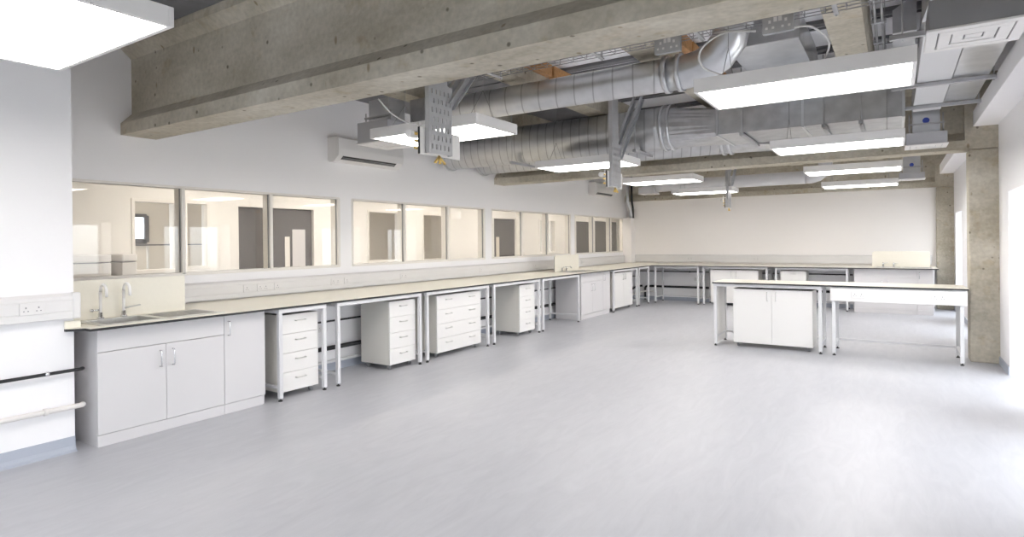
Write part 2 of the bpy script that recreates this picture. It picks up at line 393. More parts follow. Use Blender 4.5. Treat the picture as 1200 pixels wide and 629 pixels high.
for (y0, z0, y1, z1) in ops:
    if z0 > 0.5:
        f = MB(); e = .035
        f.box((XC + .012, y0 - e, z0 - e), (XC - .13, y0 + .006, z1 + e), .003); f.box((XC + .012, y1 - .006, z0 - e), (XC - .13, y1 + e, z1 + e), .003)
        f.box((XC + .012, y0, z0 - e), (XC - .13, y1, z0 + .006), .003); f.box((XC + .012, y0, z1 - .006), (XC - .13, y1, z1 + e), .003)
        w = struct('window_%d' % (20 + n), f, M['cream'])
        MB().box((XC - .06, y0, z0), (XC - .066, y1, z1)).build('pane', M['wpane'], w)
    else:
        d = MB().box((XC - .05, y0 + .003, 0.004), (XC - .10, y1 - .003, z1 - .003), .004)
        if n == 3: pass
        w = struct('door_%d' % n, d, M['door'])
        h = MB().box((XC - .035, y1 - .10, .98), (XC - .05, y1 - .07, 1.14), .004); h.cyl((XC - .01, y1 - .085, 1.06), (XC - .01, y1 - .20, 1.06), .009, 8); h.cyl((XC - .05, y1 - .085, 1.06), (XC - .008, y1 - .085, 1.06), .009, 8)
        h.build('door_handle', M['chrome'], w)
    n += 1
# the glazed strips in the grey corridor doors
for d, (ya, yb, za, zb) in (('door_3', (6.03, 6.12, 1.0, 1.62)),):
    MB().box((XC - .045, ya, za), (XC - .051, yb, zb), .001).build('vision_panel', M['cream'], bpy.data.objects[d])
    MB().box((XC - .045, 6.17, .3), (XC - .051, 6.42, 1.74), .001).build('vision_panel', M['cab'], bpy.data.objects[d])
for d, ya in (('door_6', 12.05),):
    MB().box((XC - .045, ya, .3), (XC - .051, ya + .14, 1.62), .001).build('vision_panel', M['beige'], bpy.data.objects[d])
# far window with a black frame in the room beyond, and its shelf
f = MB()
y0, y1, z0, z1 = 4.83, 5.22, 1.56, 2.02
for y in (y0, y1): f.box((-10.999, y - .035, z0), (-10.93, y + .035, z1), .004)
for z in (z0, z1, z0 + .03): f.box((-10.999, y0, z - .03), (-10.93, y1, z + .03), .004)
w = struct('window_40', f, M['door'])
MB().box((-10.98, y0, z0), (-10.985, y1, z1)).build('pane', emit('daylight pane', (.85, .92, 1), 1.6), w)
def chest(y0, y1, label):  # white lidded boxes placed low behind the first window
    t = thing('lidded_box', label, 'cabinet', (-7.95, (y0 + y1) / 2, 0), 0); h = (y1 - y0) / 2
    MB().box((-.22, -h, 0), (.22, h, 1.30), .006).build('body', M['white'], t)
    MB().box((-.222, -h - .002, 1.312), (.23, h + .002, 1.40), .012).build('lid', M['white'], t)
    MB().box((-.20, -h + .01, 1.3005), (.205, h - .01, 1.3115)).build('seal', M['greybox'], t)
chest(2.2, 3.29, 'wide white lidded box in the corridor, low behind the first window')
chest(3.405, 3.57, 'narrow white lidded box in the corridor, right of the wide one in the first window')
t = thing('shelf_unit', 'dark framed glass shelf in the room beyond the first window', 'shelf', (-9.6, 4.2, 0))
MB().box((0, 0, 1.50), (.3, 1.3, 1.52), .003).build('shelf_board', M['door'], t)
for y in (.32, .9): MB().box((.1, y, 0), (.13, y + .03, 1.499), .003).build('upright', M['cream'], t)
# unseen warm lamps added to brighten the corridor and far rooms
def clamp(i, loc, sx, sy, label):
    t = thing('fill_light', label, 'ceiling light', loc)
    MB().box((-sx, -sy, -.04), (sx, sy, 0), .004).build('housing', M['lamp'], t)
    MB().box((-sx + .02, -sy + .02, -.046), (sx - .02, sy - .02, -.041)).build('diffuser', M['warmglow'], t)
for i, y in enumerate((4.4, 6.6, 9.0, 11.6, 14.6, 17.6)):
    clamp(i, (-7.1, y, 2.70), .15, .6, 'unseen warm lamp added to brighten the corridor behind the glazed left wall, %s along' % ('first', 'second', 'third', 'fourth', 'fifth', 'sixth')[i])
for i, y in enumerate((4.5, 9.0, 14.5)):
    clamp(i, (-9.6, y, 2.70), .15, .6, 'unseen warm lamp added to brighten the rooms past the corridor, %s from the camera' % ('nearest', 'middle', 'farthest')[i])

# ------------------------------------------------------------------ ceiling lights
def ceiling_light(x, y, z, label):
    t = thing('ceiling_light', label, 'ceiling light', (x, y, z), 0, 'suspended LED panels')
    h = MB(); a, b = .6, .31
    h.box((-a, -b, 0), (a, -b + .022, .09), .002); h.box((-a, b - .022, 0), (a, b, .09), .002)
    h.box((-a, -b + .022, 0), (-a + .022, b - .022, .09), .002); h.box((a - .022, -b + .022, 0), (a, b - .022, .09), .002)
    h.box((-a + .01, -b + .01, .075), (a - .01, b - .01, .088))
    h.build('housing', M['lamp'], t)
    MB().box((-a + .022, -b + .022, .004), (a - .022, b - .022, .012)).build('diffuser', M['glow'], t)
    for sx in (-1, 1):
        w = MB()
        for sy in (-1, 1): w.tube([(sx * .45, sy * .2, .088), (sx * .45, 0, .35)], .0022, 6)
        w.tube([(sx * .45, 0, .35), (sx * .45, 0, 3.44 - z)], .0022, 6)
        w.build('suspension_wire', M['tray'], t)
    return t
ceiling_light(-3.33, 1.12, 2.485, 'white LED panel light nearest the camera, top left corner')
ceiling_light(-.488, 4.19, 2.452, 'big white LED panel light in front of the galvanised elbow duct, upper right')
ceiling_light(-3.41, 4.15, 2.452, 'white LED panel light beside the perforated pendant plate near the wall air conditioner')
ceiling_light(-.505, 7.08, 2.452, 'white LED panel light under the rectangular duct beside the grey air terminal')
ceiling_light(-3.32, 6.95, 2.452, 'white LED panel light under the big spiral ducts, behind the second pendant panel')
ceiling_light(-3.23, 9.60, 2.452, 'white LED panel light of the left row just behind the second concrete beam')
ceiling_light(-.50, 9.80, 2.452, 'white LED panel light of the right row just behind the second concrete beam')
ceiling_light(-3.26, 12.35, 2.452, 'farthest white LED panel light of the left row, behind the smallest pendant')
ceiling_light(-.53, 12.62, 2.452, 'farthest white LED panel light of the right row, before the back wall')

# ------------------------------------------------------------------ worktops, sinks
def worktop(name, label, us, vs, holes, z1=.90):
    t = thing(name, label, 'worktop', (0, 0, 0))
    MB().grid(us, vs, holes, ids, z1 - .0015, z1).build('surface', M['top'], t)
    MB().grid(us, vs, holes, ids, z1 - .02, z1 - .0016).build('core', M['black'], t)
    return t
XF, YF = -4.905, 13.80
S1 = (-5.44, 2.10, -5.03, 2.52); S2 = (-5.44, 10.18, -5.03, 10.60); S3 = (-.31, 13.93, .11, 14.34)
wt = worktop('worktop', 'long cream worktop with black edge running along the glazed left wall', [XL + .001, XF], [1.945, YF], [S1, S2])
worktop('worktop', 'cream worktop with black edge along the back wall', [XL + .001, .70], [YF + .001, YB - .001], [S3])
worktop('worktop', 'cream island worktop over the free standing tables', [-2.175, .715], [8.58, 9.27], [])
# clipped front corner beside the boxed-out wall
o = MB().prism([(-4.985, 1.944, .8985), (-5.087, 1.944, .8985), (-5.087, 1.85, .8985), (-5.06, 1.85, .8985)], (0, 0, .0015)).build('corner_piece', M['top'], wt)
o = MB().prism([(-4.985, 1.944, .88), (-5.087, 1.944, .88), (-5.087, 1.85, .88), (-5.06, 1.85, .88)], (0, 0, .0184)).build('corner_edge', M['black'], wt)
o = MB().box((-5.087, 1.85, .9005), (-5.07, 1.95, .955), .002).build('end_upstand', M['top'], wt)

def splash_panel(label, loc, rz, length, rl, rr):
    """local: x along the wall, y thickness, z up; rl/rr rounded top corner radius"""
    t = thing('splashback', label, 'splashback', loc, rz)
    h = .322
    pts = [(0, 0, .001), (length, 0, .001)]
    for (cx, r, a0) in ((length, rr, 0), (0, rl, 1)):
        if r < .002: pts.append((cx, 0, h)); continue
        for i in range(7):
            a = math.radians(90 * i / 6)
            if a0 == 0: pts.append((length - r + r * math.cos(a), 0, h - r + r * math.sin(a)))
            else: pts.append((r - r * math.sin(a), 0, h - r + r * math.cos(a)))
    MB().prism(pts, (0, .0115, 0)).build('front_panel', M['top'], t)
    MB().prism([(p[0], .0118, p[2]) for p in pts], (0, .006, 0)).build('core_edge', M['black'], t)
    return t
splash_panel('cream splashback behind the nearest sink, under the first window', (-5.53, 2.0, .90), R90, .965, 0, .012)
splash_panel('cream splashback with rounded corner behind the far left wall sink', (-5.53, 10.09, .90), R90, 1.03, .05, .05)
splash_panel('cream splashback with rounded corners on the back wall worktop', (-.39, 14.38, .90), 0, .98, .05, .05)

def sink(loc, rz, label):
    """local x along the bench, y to the back; bowl 0..0.42"""
    t = thing('sink', label, 'sink', loc, rz, 'inset steel sinks')
    rim = MB(); x0, x1, y0, y1 = -.05, .93, -.03, .44
    rim.grid([x0, x1], [y0, y1], [(.012, .012, .408, .398)], ids, .0008, .005)
    for i in range(9): rim.box((.47, .04 + i * .042, .005), (.90, .052 + i * .042, .0085), .002)
    rim.build('drainer', M['steel'], t)
    b = MB(); s = .012
    b.grid([.012, .408], [.012, .398], [], ids, -.16, -.157)
    for q in ((.012, .012, .015, .398), (.405, .012, .408, .398), (.015, .012, .405, .015), (.015, .395, .405, .398)): b.box((q[0], q[1], -.157), (q[2], q[3], .001))
    b.build('bowl', M['steel'], t)
    MB().cyl((.21, .2, -.157), (.21, .2, -.150), .04, 16).build('waste', M['rubber'], t)
    return t
sink((-5.03, 2.10, .90), R90, 'steel sink with ribbed drainer nearest the camera, by the boxed-out wall')
sink((-5.03, 10.18, .90), R90, 'steel sink with drainer far along the left worktop')
sink((-.31, 13.93, .90), 0, 'steel sink with drainer on the back wall worktop')

def tap(loc, rz, label, lever):
    t = thing('swan_neck_tap', label, 'tap', loc, rz, 'swan neck taps')
    pts = [(0, 0, .02), (0, 0, .22)]
    for i in range(9):
        a = math.pi - math.pi * i / 8
        pts.append((0, -.055 - .055 * math.cos(a), .22 + .06 * math.sin(a)))
    pts += [(0, -.11, .18)]
    pts = [Vector((p[0], p[1], p[2])) for p in pts]
    MB().tube(pts, .011, 12).build('spout', M['tapw'], t)
    b = MB().tube([(0, 0, .0), (0, 0, .012), (0, 0, .013), (0, 0, .05)], [.026, .026, .017, .015], 16); b.build('base', M['chrome'], t)
    l = MB()
    if lever: l.tube([(.0, 0, .07), (.05, -.01, .078), (.12, -.03, .088)], [.010, .007, .005], 8)
    else: l.cyl((-.012, 0, .07), (-.055, 0, .07), .008, 10); l.cyl((-.055, 0, .07), (-.075, 0, .07), .013, 10)
    l.build('lever', M['handle'] if lever else M['chrome'], t)
    return t
tp1 = tap((-5.485, 2.25, .9055), R90, 'white swan neck tap on the nearest sink, left of the pair, with a side knob', False)
tp2 = tap((-5.485, 2.425, .9055), R90, 'white swan neck tap on the nearest sink, right of the pair, with a long lever', True)
def dual_tap(loc, rz, label):
    t = thing('low_tap', label, 'tap', loc, rz)
    MB().tube([(0, 0, .0), (0, 0, .01), (0, 0, .011), (0, 0, .06)], [.022, .022, .014, .013], 14).build('base', M['chrome'], t)
    MB().tube([(0, 0, .05), (0, -.03, .085), (0, -.09, .09), (0, -.12, .06)], .009, 10).build('spout', M['chrome'], t)
    MB().tube([(0, 0, .06), (.02, .0, .075), (.09, -.02, .085)], [.009, .007, .004], 8).build('lever', M['handle'], t)
for i, y in enumerate((10.30, 10.47)):
    dual_tap((-5.485, y, .9055), R90, ('low chrome tap on the far left wall sink, the one nearer the camera', 'low chrome tap on the far left wall sink, the one nearer the corner')[i])
for i, x in enumerate((-.20, -.02)):
    dual_tap((x, 14.355, .9055), 0, ('low chrome tap in front of the back wall splashback, left one', 'low chrome tap in front of the back wall splashback, right one')[i])

# ------------------------------------------------------------------ bench frames, cabinets
def v_handle(mb, x, z0, z1, y=-.001):
    mb.tube([(x, y, z0), (x, y - .028, z0 + .002), (x, y - .03, z0 + .012), (x, y - .03, z1 - .012), (x, y - .028, z1 - .002), (x, y, z1)], .0055, 8)
def h_handle(mb, x0, x1, z, y=-.001):
    mb.tube([(x0, y, z), (x0 + .002, y - .026, z), (x0 + .012, y - .03, z), (x1 - .012, y - .03, z), (x1 - .002, y - .026, z), (x1, y, z)], .006, 8)

def bench_support(loc, rz, w, label, depth=.60, group='steel bench supports'):
    """legs centred at local x=0 and x=w; front leg centre y=0"""
    t = thing('bench_support', label, 'bench support', loc, rz, group)
    s = .02
    for x in (0, w):
        for y in (0, depth):
            lg = MB().box((x - s, y - s, .028), (x + s, y + s, .838), .003).build('leg', M['steelw'], t)
            MB().tube([(x, y, 0), (x, y, .010), (x, y, .011), (x, y, .03)], [.02, .02, .008, .008], 12).build('foot', M['rubber'], lg)
    r = MB()
    for y in (0, depth): r.box((-s, y - s, .838), (w + s, y + s, .878), .003)
    for x in (0, w): r.box((x - s, s, .838), (x + s, depth - s, .878), .003)
    r.build('top_rail', M['steelw'], t)
    l = MB()
    for x in (0, w): l.box((x - .014, s, .115), (x + .014, depth - s, .145), .003)
    l.box((s, depth - .014, .115), (w - s, depth + .014, .145), .003)
    l.build('lower_rail', M['steelw'], t)
    return t

def caster(t, x, y):
    c = MB().box((x - .014, y - .012, .045), (x + .014, y + .03, .062), .003); c.box((x - .017, y + .0, .028), (x - .012, y + .03, .05), .002); c.box((x + .012, y, .028), (x + .017, y + .03, .05), .002)
    cc = c.build('caster', M['caster'], t)
    MB().cyl((x - .011, y + .018, .024), (x + .011, y + .018, .024), .024, 16).build('wheel', M['wheel'], cc)

def mobile_unit(loc, rz, w, label, kind, d=.48, cat='drawer unit', group=None):
    """kind 1 = four drawers one handle, 2 = four drawers two handles, 0 = two doors"""
    t = thing('mobile_drawer_unit' if kind else 'mobile_cupboard', label, cat, loc, rz, group)
    z0, z1 = .062, .81; s = .018
    b = MB().box((0, s, z0), (s, d, z1), .001); b.box((w - s, s, z0), (w, d, z1), .001); b.box((s, s, z0), (w - s, d, z0 + s), .001); b.box((s, s, z1 - s), (w - s, d, z1), .001); b.box((s, d - s, z0 + s), (w - s, d, z1 - s), .001)
    b.build('carcass', M['side'], t)
    if kind:
        hh = (z1 - z0) / 4
        for i in range(4):
            f = MB().box((.001, 0, z0 + i * hh + .0015), (w - .001, s - .001, z0 + (i + 1) * hh - .0015), .0015).build('drawer', M['white'], t)
            zc = z0 + i * hh + hh * .66
            for q in ((.5,) if kind == 1 else (.24, .77)):
                h = MB(); h_handle(h, w * q - .055, w * q + .055, zc); h.build('handle', M['handle'], f)
    else:
        for i in (0, 1):
            xa, xb = (.001, w / 2 - .0015) if i == 0 else (w / 2 + .0015, w - .001)
            f = MB().box((xa, 0, z0 + .001), (xb, s - .001, z1 - .001), .0015).build('door', M['white'], t)
            h = MB(); v_handle(h, w / 2 + (-.055 if i == 0 else .055), .655, .775); h.build('handle', M['handle'], f)
    for x in (.05, w - .05):
        for y in (.05, d - .08): caster(t, x, y)
    return t

def sink_cabinet(loc, rz, w, label, hs=.5):
    """double door unit with false drawer panel"""
    t = thing('sink_cabinet', label, 'cabinet', loc, rz, 'fixed sink cabinets'); d = .55; s = .018
    b = MB().box((0, s, .0), (s, d, .878), .001); b.box((w - s, s, 0), (w, d, .878), .001); b.box((s, s, .09), (w - s, d, .108), .001); b.box((s, d - s, .108), (w - s, d, .878), .001)
    b.build('carcass', M['cab'], t)
    MB().box((.0, .006, 0), (w, .0175, .086), .001).build('plinth', M['cab'], t)
    MB().box((.001, 0, .707), (w - .001, s - .001, .877), .0015).build('drawer_front', M['cab'], t)
    for i in (0, 1):
        xa, xb = (.001, w * hs - .0015) if i == 0 else (w * hs + .0015, w - .001)
        f = MB().box((xa, 0, .09), (xb, s - .001, .703), .0015).build('door', M['cab'], t)
        h = MB(); v_handle(h, w * hs + (-.05 if i == 0 else .05), .525, .655); h.build('handle', M['chrome'], f)
    return t
def single_cabinet(loc, rz, w, label):
    t = thing('base_cabinet', label, 'cabinet', loc, rz, 'fixed single door cabinets'); d = .55; s = .018
    b = MB().box((0, s, .0), (s, d, .878), .001); b.box((w - s, s, 0), (w, d, .878), .001); b.box((s, s, .09), (w - s, d, .108), .001); b.box((s, d - s, .108), (w - s, d, .878), .001)
    b.build('carcass', M['cab'], t)
    MB().box((0, .006, 0), (w - .02, .0175, .086), .001).build('plinth', M['cab'], t)
    f = MB().box((.001, 0, .09), (w - .001, s - .001, .877), .0015).build('door', M['cab'], t)
    h = MB(); v_handle(h, .035, .695, .82); h.build('handle', M['chrome'], f)
    return t

XCAB = -4.985
sink_cabinet((XCAB, 2.02, 0), R90, .992, 'grey laminate double door cabinet under the nearest sink')
single_cabinet((XCAB, 3.014, 0), R90, .402, 'narrow grey single door cabinet right of the nearest sink cabinet')
sink_cabinet((XCAB, 10.11, 0), R90, 1.01, 'pale grey double door cabinet under the far left wall sink')
single_cabinet((XCAB, 11.122, 0), R90, .34, 'narrow pale grey cabinet right of the far left wall sink cabinet')
sink_cabinet((-.70, 13.89, 0), 0, 1.06, 'pale double door cabinet under the back wall sink, in front of the right column')
single_cabinet((.362, 13.89, 0), 0, .26, 'narrow pale cabinet at the right end of the back wall bench')

XLEG = -4.935
order = [(3.54, .52, 'narrow steel bench frame around the nearest drawer unit'),
         (4.24, 1.28, 'steel bench frame half open on its left, second along the left wall'),
         (5.655, 1.315, 'steel bench frame around the wide eight handle drawer unit'),
         (7.13, 1.31, 'steel bench frame with a drawer unit at its right end, fourth along the left wall'),
         (8.565, 1.318, 'empty steel bench frame left of the far left wall sink cabinet'),
         (11.525, 1.32, 'steel bench frame around the far left wall mobile cupboard'),
         (12.985, .62, 'short empty steel bench frame in the corner of left and back benches')]
for y, w, lb in order: bench_support((XLEG, y, 0), R90, w, lb)
for x, w, lb in [(-4.85, 1.02, 'empty steel bench frame of the back bench, by the corner pipe elbows'), (-3.70, 1.355, 'steel bench frame of the back bench around the two door mobile cupboard'), (-2.16, 1.34, 'steel bench frame of the back bench beside the pale double door sink cabinet')]:
    bench_support((x, 13.86, 0), 0, w, lb, .55)
isl = bench_support((-2.145, 8.63, 0), 0, 1.327, 'left island table frame around the white two door cupboard', .56, 'island table frames')
MB().box((-.007, .022, .03), (.007, .538, .836), .002).build('end_panel', M['white'], isl)
fr = bench_support((-.663, 8.63, 0), 0, 1.316, 'right island table frame with open knee space by the concrete column', .56, 'island table frames')
XM = -4.982
mobile_unit((XM, 3.582, 0), R90, .442, 'white four drawer mobile unit nearest the camera, inside the narrow frame', 1, group='white mobile drawer units')
mobile_unit((XM, 5.05, 0), R90, .445, 'white four drawer mobile unit with its cream left side exposed, second along the left wall', 1, group='white mobile drawer units')
mobile_unit((XM, 5.905, 0), R90, .965, 'wide white mobile drawer unit with eight handles', 2)
mobile_unit((XM, 7.92, 0), R90, .465, 'white four drawer mobile unit farthest along the left wall', 1, group='white mobile drawer units')
mobile_unit((XM, 11.68, 0), R90, 1.03, 'white two door mobile cupboard right of the far left wall sink cabinet', 0, cat='cupboard')
mobile_unit((-3.56, 13.91, 0), 0, 1.03, 'white two door mobile cupboard under the back wall bench', 0, cat='cupboard')
mobile_unit((-2.08, 13.91, 0), 0, .50, 'white drawer unit under the back wall bench, just above the island top', 1, group='white mobile drawer units')
mobile_unit((-1.91, 8.665, 0), 0, 1.0, 'white two door mobile cupboard under the left island table', 0, cat='cupboard')

# ------------------------------------------------------------------ trunking and sockets
def socket(parent, x, z, y, w=.146, h=.086, double=True):
    """plate on a face at local y (facing -y)"""
    p = MB().box((x, y - .009, z), (x + w, y, z + h), .003).build('socket', M['plastic'], parent)
    d = MB()
    for k in ((.25, .75) if double else (.5,)):
        cx = x + w * k
        d.box((cx - .004, y - .0096, z + h * .52), (cx + .004, y - .009, z + h * .66)); d.box((cx - .016, y - .0096, z + h * .28), (cx - .008, y - .009, z + h * .36)); d.box((cx + .008, y - .0096, z + h * .28), (cx + .016, y - .009, z + h * .36))
    d.build('pin_holes', M['greybox'], p)
def trunking(loc, rz, L, label, socks, h=.19, d=.055, cap=0):
    t = thing('dado_trunking', label, 'cable trunking', loc, rz, 'white dado trunking')
    # profile with two grooves, local x along, front at y=-d
    z = [0, .004, .052, .055, .135, .138, h - .004, h]
    pr = [(0, 0), (-d + .004, 0), (-d, .004), (-d, .050), (-d + .004, .052), (-d + .004, .056), (-d, .058), (-d, .132), (-d + .004, .134), (-d + .004, .138), (-d, .140), (-d, h - .02), (-d + .018, h), (0, h)]
    MB().prism([(0, p[0], p[1]) for p in pr], (L, 0, 0)).build('trunking_body', M['plastic'], t)
    if cap == 1:
        MB().box((L - .002, -d - .005, -.004), (L + .055, .0, h + .004), .014, seg=3).build('end_cap', M['plastic'], t)
    for (x, dbl) in socks: socket(t, x, .052, -d - .0005, .146 if dbl else .086, .086, dbl)
    return t
trunking((-5.089, YR + .3, .975), R90, 1.885 - YR - .3, 'white dado trunking with double socket on the boxed-out wall, left edge', [(1.57 - YR - .3, True)], h=.185, cap=1)
trunking((XL + .001, 2.98, .915), R90, YB - .30 - 2.98, 'long white dado trunking above the left wall worktop, under the windows',
         [(.93, False), (1.10, True), (1.32, False), (2.15, True), (2.37, False), (3.42, True), (5.4, False), (7.2, True), (9.4, True)])
trunking((XL + .26, YB - .001, .93), 0, .66 - XL - .26, 'white dado trunking along the back wall worktop', [(1.4, True), (3.0, True)])
t = thing('bench_trunking', 'white socket trunking hung under the front of the right island table top', 'cable trunking', (-.70, 8.636, .70), 0)
MB().box((.0, -.052, 0), (1.40, -.029, .165), .004).build('trunking_body', M['plastic'], t)
MB().box((1.37, -.055, -.001), (1.403, -.0285, .166), .004).build('end_cap', M['plastic'], t)
socket(t, .24, .045, -.0525); socket(t, 1.06, .045, -.0525)
MB().box((1.27, -.045, .168), (1.395, -.028, .179), .002).build('bracket', M['steelw'], t)

# ------------------------------------------------------------------ pipes below bench height
def pipe(name, pts, r, m, label, clips, cm, n=12):
    t = thing(name, label, 'pipe', (0, 0, 0))
    MB().tube(pts, r, n).build('pipe_run', m, t)
    for (c, ax) in clips:
        k = MB(); x, y, z = c
        if ax == 'y': k.cyl((x, y - .012, z), (x, y + .012, z), r + .006, 12); k.box((x - .05, y - .008, z - .005), (x, y + .008, z + .005))
        else: k.cyl((x - .012, y, z), (x + .012, y, z), r + .006, 12); k.box((x - .008, y, z - .005), (x + .008, y + .05, z + .005))
        k.build('pipe_clip', cm, t)
    return t
pipe('black_pipe', [(-5.05, YR + .05, .596), (-5.05, 1.925, .596), (-5.052, 1.95, .596), (-5.065, 1.958, .596), (-5.085, 1.96, .596)], .012, M['blackp'], 'thin black pipe across the boxed-out wall, left edge', [((-5.05, 1.73, .596), 'y'), ((-5.05, .6, .596), 'y')], M['chrome'])
pipe('waste_pipe', [(-5.05, YR + .05, .33), (-5.05, 1.92, .33), (-5.054, 1.945, .33), (-5.066, 1.956, .33), (-5.085, 1.958, .33)], .019, M['pipew'], 'white waste pipe low on the boxed-out wall, left edge', [((-5.05, 1.72, .33), 'y'), ((-5.05, .5, .33), 'y')], M['pipew'])
pipe('black_pipe', [(-5.585, 3.45, .59), (-5.585, 14.46, .59)], .011, M['blackp'], 'thin black pipe on the low wall behind the left bench frames', [((-5.585, y, .59), 'y') for y in (4.62, 6.95, 8.5, 9.4)], M['blackp'])
pipe('black_pipe', [(-5.583, 3.45, .275), (-5.583, 14.2, .275), (-5.57, 14.36, .30), (-5.5, 14.43, .34), (-5.4, 14.465, .345)], .026, M['blackp'], 'thick black pipe behind the left bench frames bending up in the far corner', [], M['blackp'])
pipe('black_pipe', [(-5.56, 14.475, .72), (-.75, 14.475, .72)], .012, M['blackp'], 'thin black pipe high on the low wall behind the back bench', [((x, 14.475, .72), 'x') for x in (-4.2, -2.25)], M['blackp'])
pipe('black_pipe', [(-5.33, 14.47, .002), (-5.33, 14.47, .29), (-5.315, 14.47, .325), (-5.28, 14.47, .345), (-.75, 14.47, .345)], .026, M['blackp'], 'thick black pipe low on the low wall behind the back bench', [], M['blackp'])
pipe('waste_pipe', [(-5.40, 13.4, .17), (-5.40, 14.2, .18), (-5.39, 14.32, .20), (-5.30, 14.42, .22), (-5.1, 14.43, .22)], .022, M['pipew'], 'white waste pipe elbow in the far bench corner', [], M['pipew'])
for i, (y, z, lb) in enumerate(((4.52, .47, 'small white double socket low on the wall beside the second bench frame'),)):
    t = thing('wall_socket', lb, 'socket', (XV + .001, y, z), R90); socket(t, 0, 0, 0)
t = thing('wall_socket', 'small grey double socket on the low wall in the first back bench opening', 'socket', (-4.1, YV - .001, .50), 0); socket(t, 0, 0, 0)

# corner duct box and riser pipe
t = thing('pipe_boxing', 'white pipe boxing in the far left corner above the worktop', 'boxing', (XL, YB, .901))
MB().box((.001, -.28, 0), (.245, -.001, 1.20), .003).build('casing', M['rearwall'], t)
t = thing('riser_pipe', 'bent galvanised riser entering the corner boxing', 'pipe', (0, 0, 0))
MB().tube([(-5.98, 14.97, 3.3), (-5.98, 14.97, 2.62), (-5.985, 14.98, 2.52), (-5.96, 15.12, 2.30), (-5.955, 15.14, 2.2), (-5.955, 15.14, 2.102)], .042, 14).build('pipe_run', M['galvl'], t)
MB().tube([(-5.90, 15.07, 3.3), (-5.90, 15.07, 2.62), (-5.90, 15.08, 2.52), (-5.915, 15.2, 2.30), (-5.925, 15.215, 2.102)], .028, 10).build('lagged_pipe', M['blackp'], t)

# ------------------------------------------------------------------ air conditioners
def air_con(loc, label, L):
    """local x along the wall, front at -y"""
    t = thing('air_conditioner', label, 'air conditioner', loc, R90, 'wall mounted air conditioners')
    pr = [(0, .02), (0, .315), (-.16, .315), (-.205, .29), (-.215, .16), (-.205, .07), (-.12, .0), (-.03, 0)]
    MB().prism([(0, p[0], p[1]) for p in pr], (L, 0, 0)).build('body', M['plastic'], t)
    # outlet slot lies on the slanted face between (-.205,.07) and (-.12,0)
    def q(x, f, off):
        y, z = -.205 + .085 * f, .07 - .07 * f
        n = Vector((0, -.07, -.085)).normalized()
        return (x, y + n.y * off, z + n.z * off)
    s = MB()
    s.prism([q(.08, .05, .0005), q(L - .13, .05, .0005), q(L - .13, .62, .0005), q(.08, .62, .0005)], (0, -.001, -.0012)); s.build('outlet_slot', M['dark'], t)
    v = MB()
    for f in (.28, .48): v.prism([q(.09, f, .002), q(L - .14, f, .002), q(L - .14, f + .07, .002), q(.09, f + .07, .002)], (0, -.003, -.0036))
    v.build('louvre', M['greybox'], t)
    return t
air_con((XL + .001, 5.15, 2.56), 'white wall air conditioner under the first concrete beam, above the left windows', 1.18)
air_con((XL + .001, 12.93, 2.59), 'white wall air conditioner far along the left wall, behind the second pendant', 1.12)

# ------------------------------------------------------------------ ducts
def spiral(mb, x0, x1, y, z, r, pitch=.13):
    pts, rad = [], []
    n = max(2, int(abs(x1 - x0) / pitch)); st = (x1 - x0) / n
    for i in range(n):
        a = x0 + i * st
        for f, dr in ((0, 0), (.5, 0)):
            pts.append((a + st * f, y, z)); rad.append(r + dr)
    pts.append((x1, y, z)); rad.append(r)
    mb.tube(pts, rad, 32)
def elbow(mb, c, a0, a1, rb, r, plane='xz', n=9, m=None):
    pts = []
    for i in range(n):
        a = a0 + (a1 - a0) * i / (n - 1)
        if plane == 'xz': pts.append((c[0] + rb * math.cos(a), c[1], c[2] + rb * math.sin(a)))
        else: pts.append((c[0] + rb * math.cos(a), c[1] + rb * math.sin(a), c[2]))
    mb.tube(pts, r, 32)
# supply run in the second bay: terminal box, spiral pipe, upturned elbow
t = thing('supply_duct', 'slim galvanised spiral duct crossing the second bay above the left light panels', 'duct', (0, 0, 0))
mb = MB(); spiral(mb, -4.45, -1.72, 5.30, 3.0, .15, .20); mb.build('spiral_pipe', M['spiralw'], t)
for x in (-1.74, -1.62): MB().tube([(x, 5.3, 3.0), (x + .04, 5.3, 3.0)], .168, 32).build('collar', M['galvl'], t)
mb = MB(); mb.tube([(-1.719, 5.3, 3.0), (-1.55, 5.3, 3.0), (-1.40, 5.28, 3.02), (-1.26, 5.25, 3.08), (-1.16, 5.2, 3.18), (-1.12, 5.17, 3.30), (-1.12, 5.17, 3.36), (-1.12, 5.17, ZC - .004)], .15, 32); mb.build('elbow', M['galvl'], t)
mb = MB(); mb.tube([(-1.12, 5.17, 3.26), (-1.12, 5.17, 3.40)], .162, 32); mb.build('riser_collar', M['galv'], t)
mb = MB(); mb.box((-4.70, 5.13, 2.84), (-4.45, 5.47, 3.15), .004); mb.build('end_box', M['galv'], t)
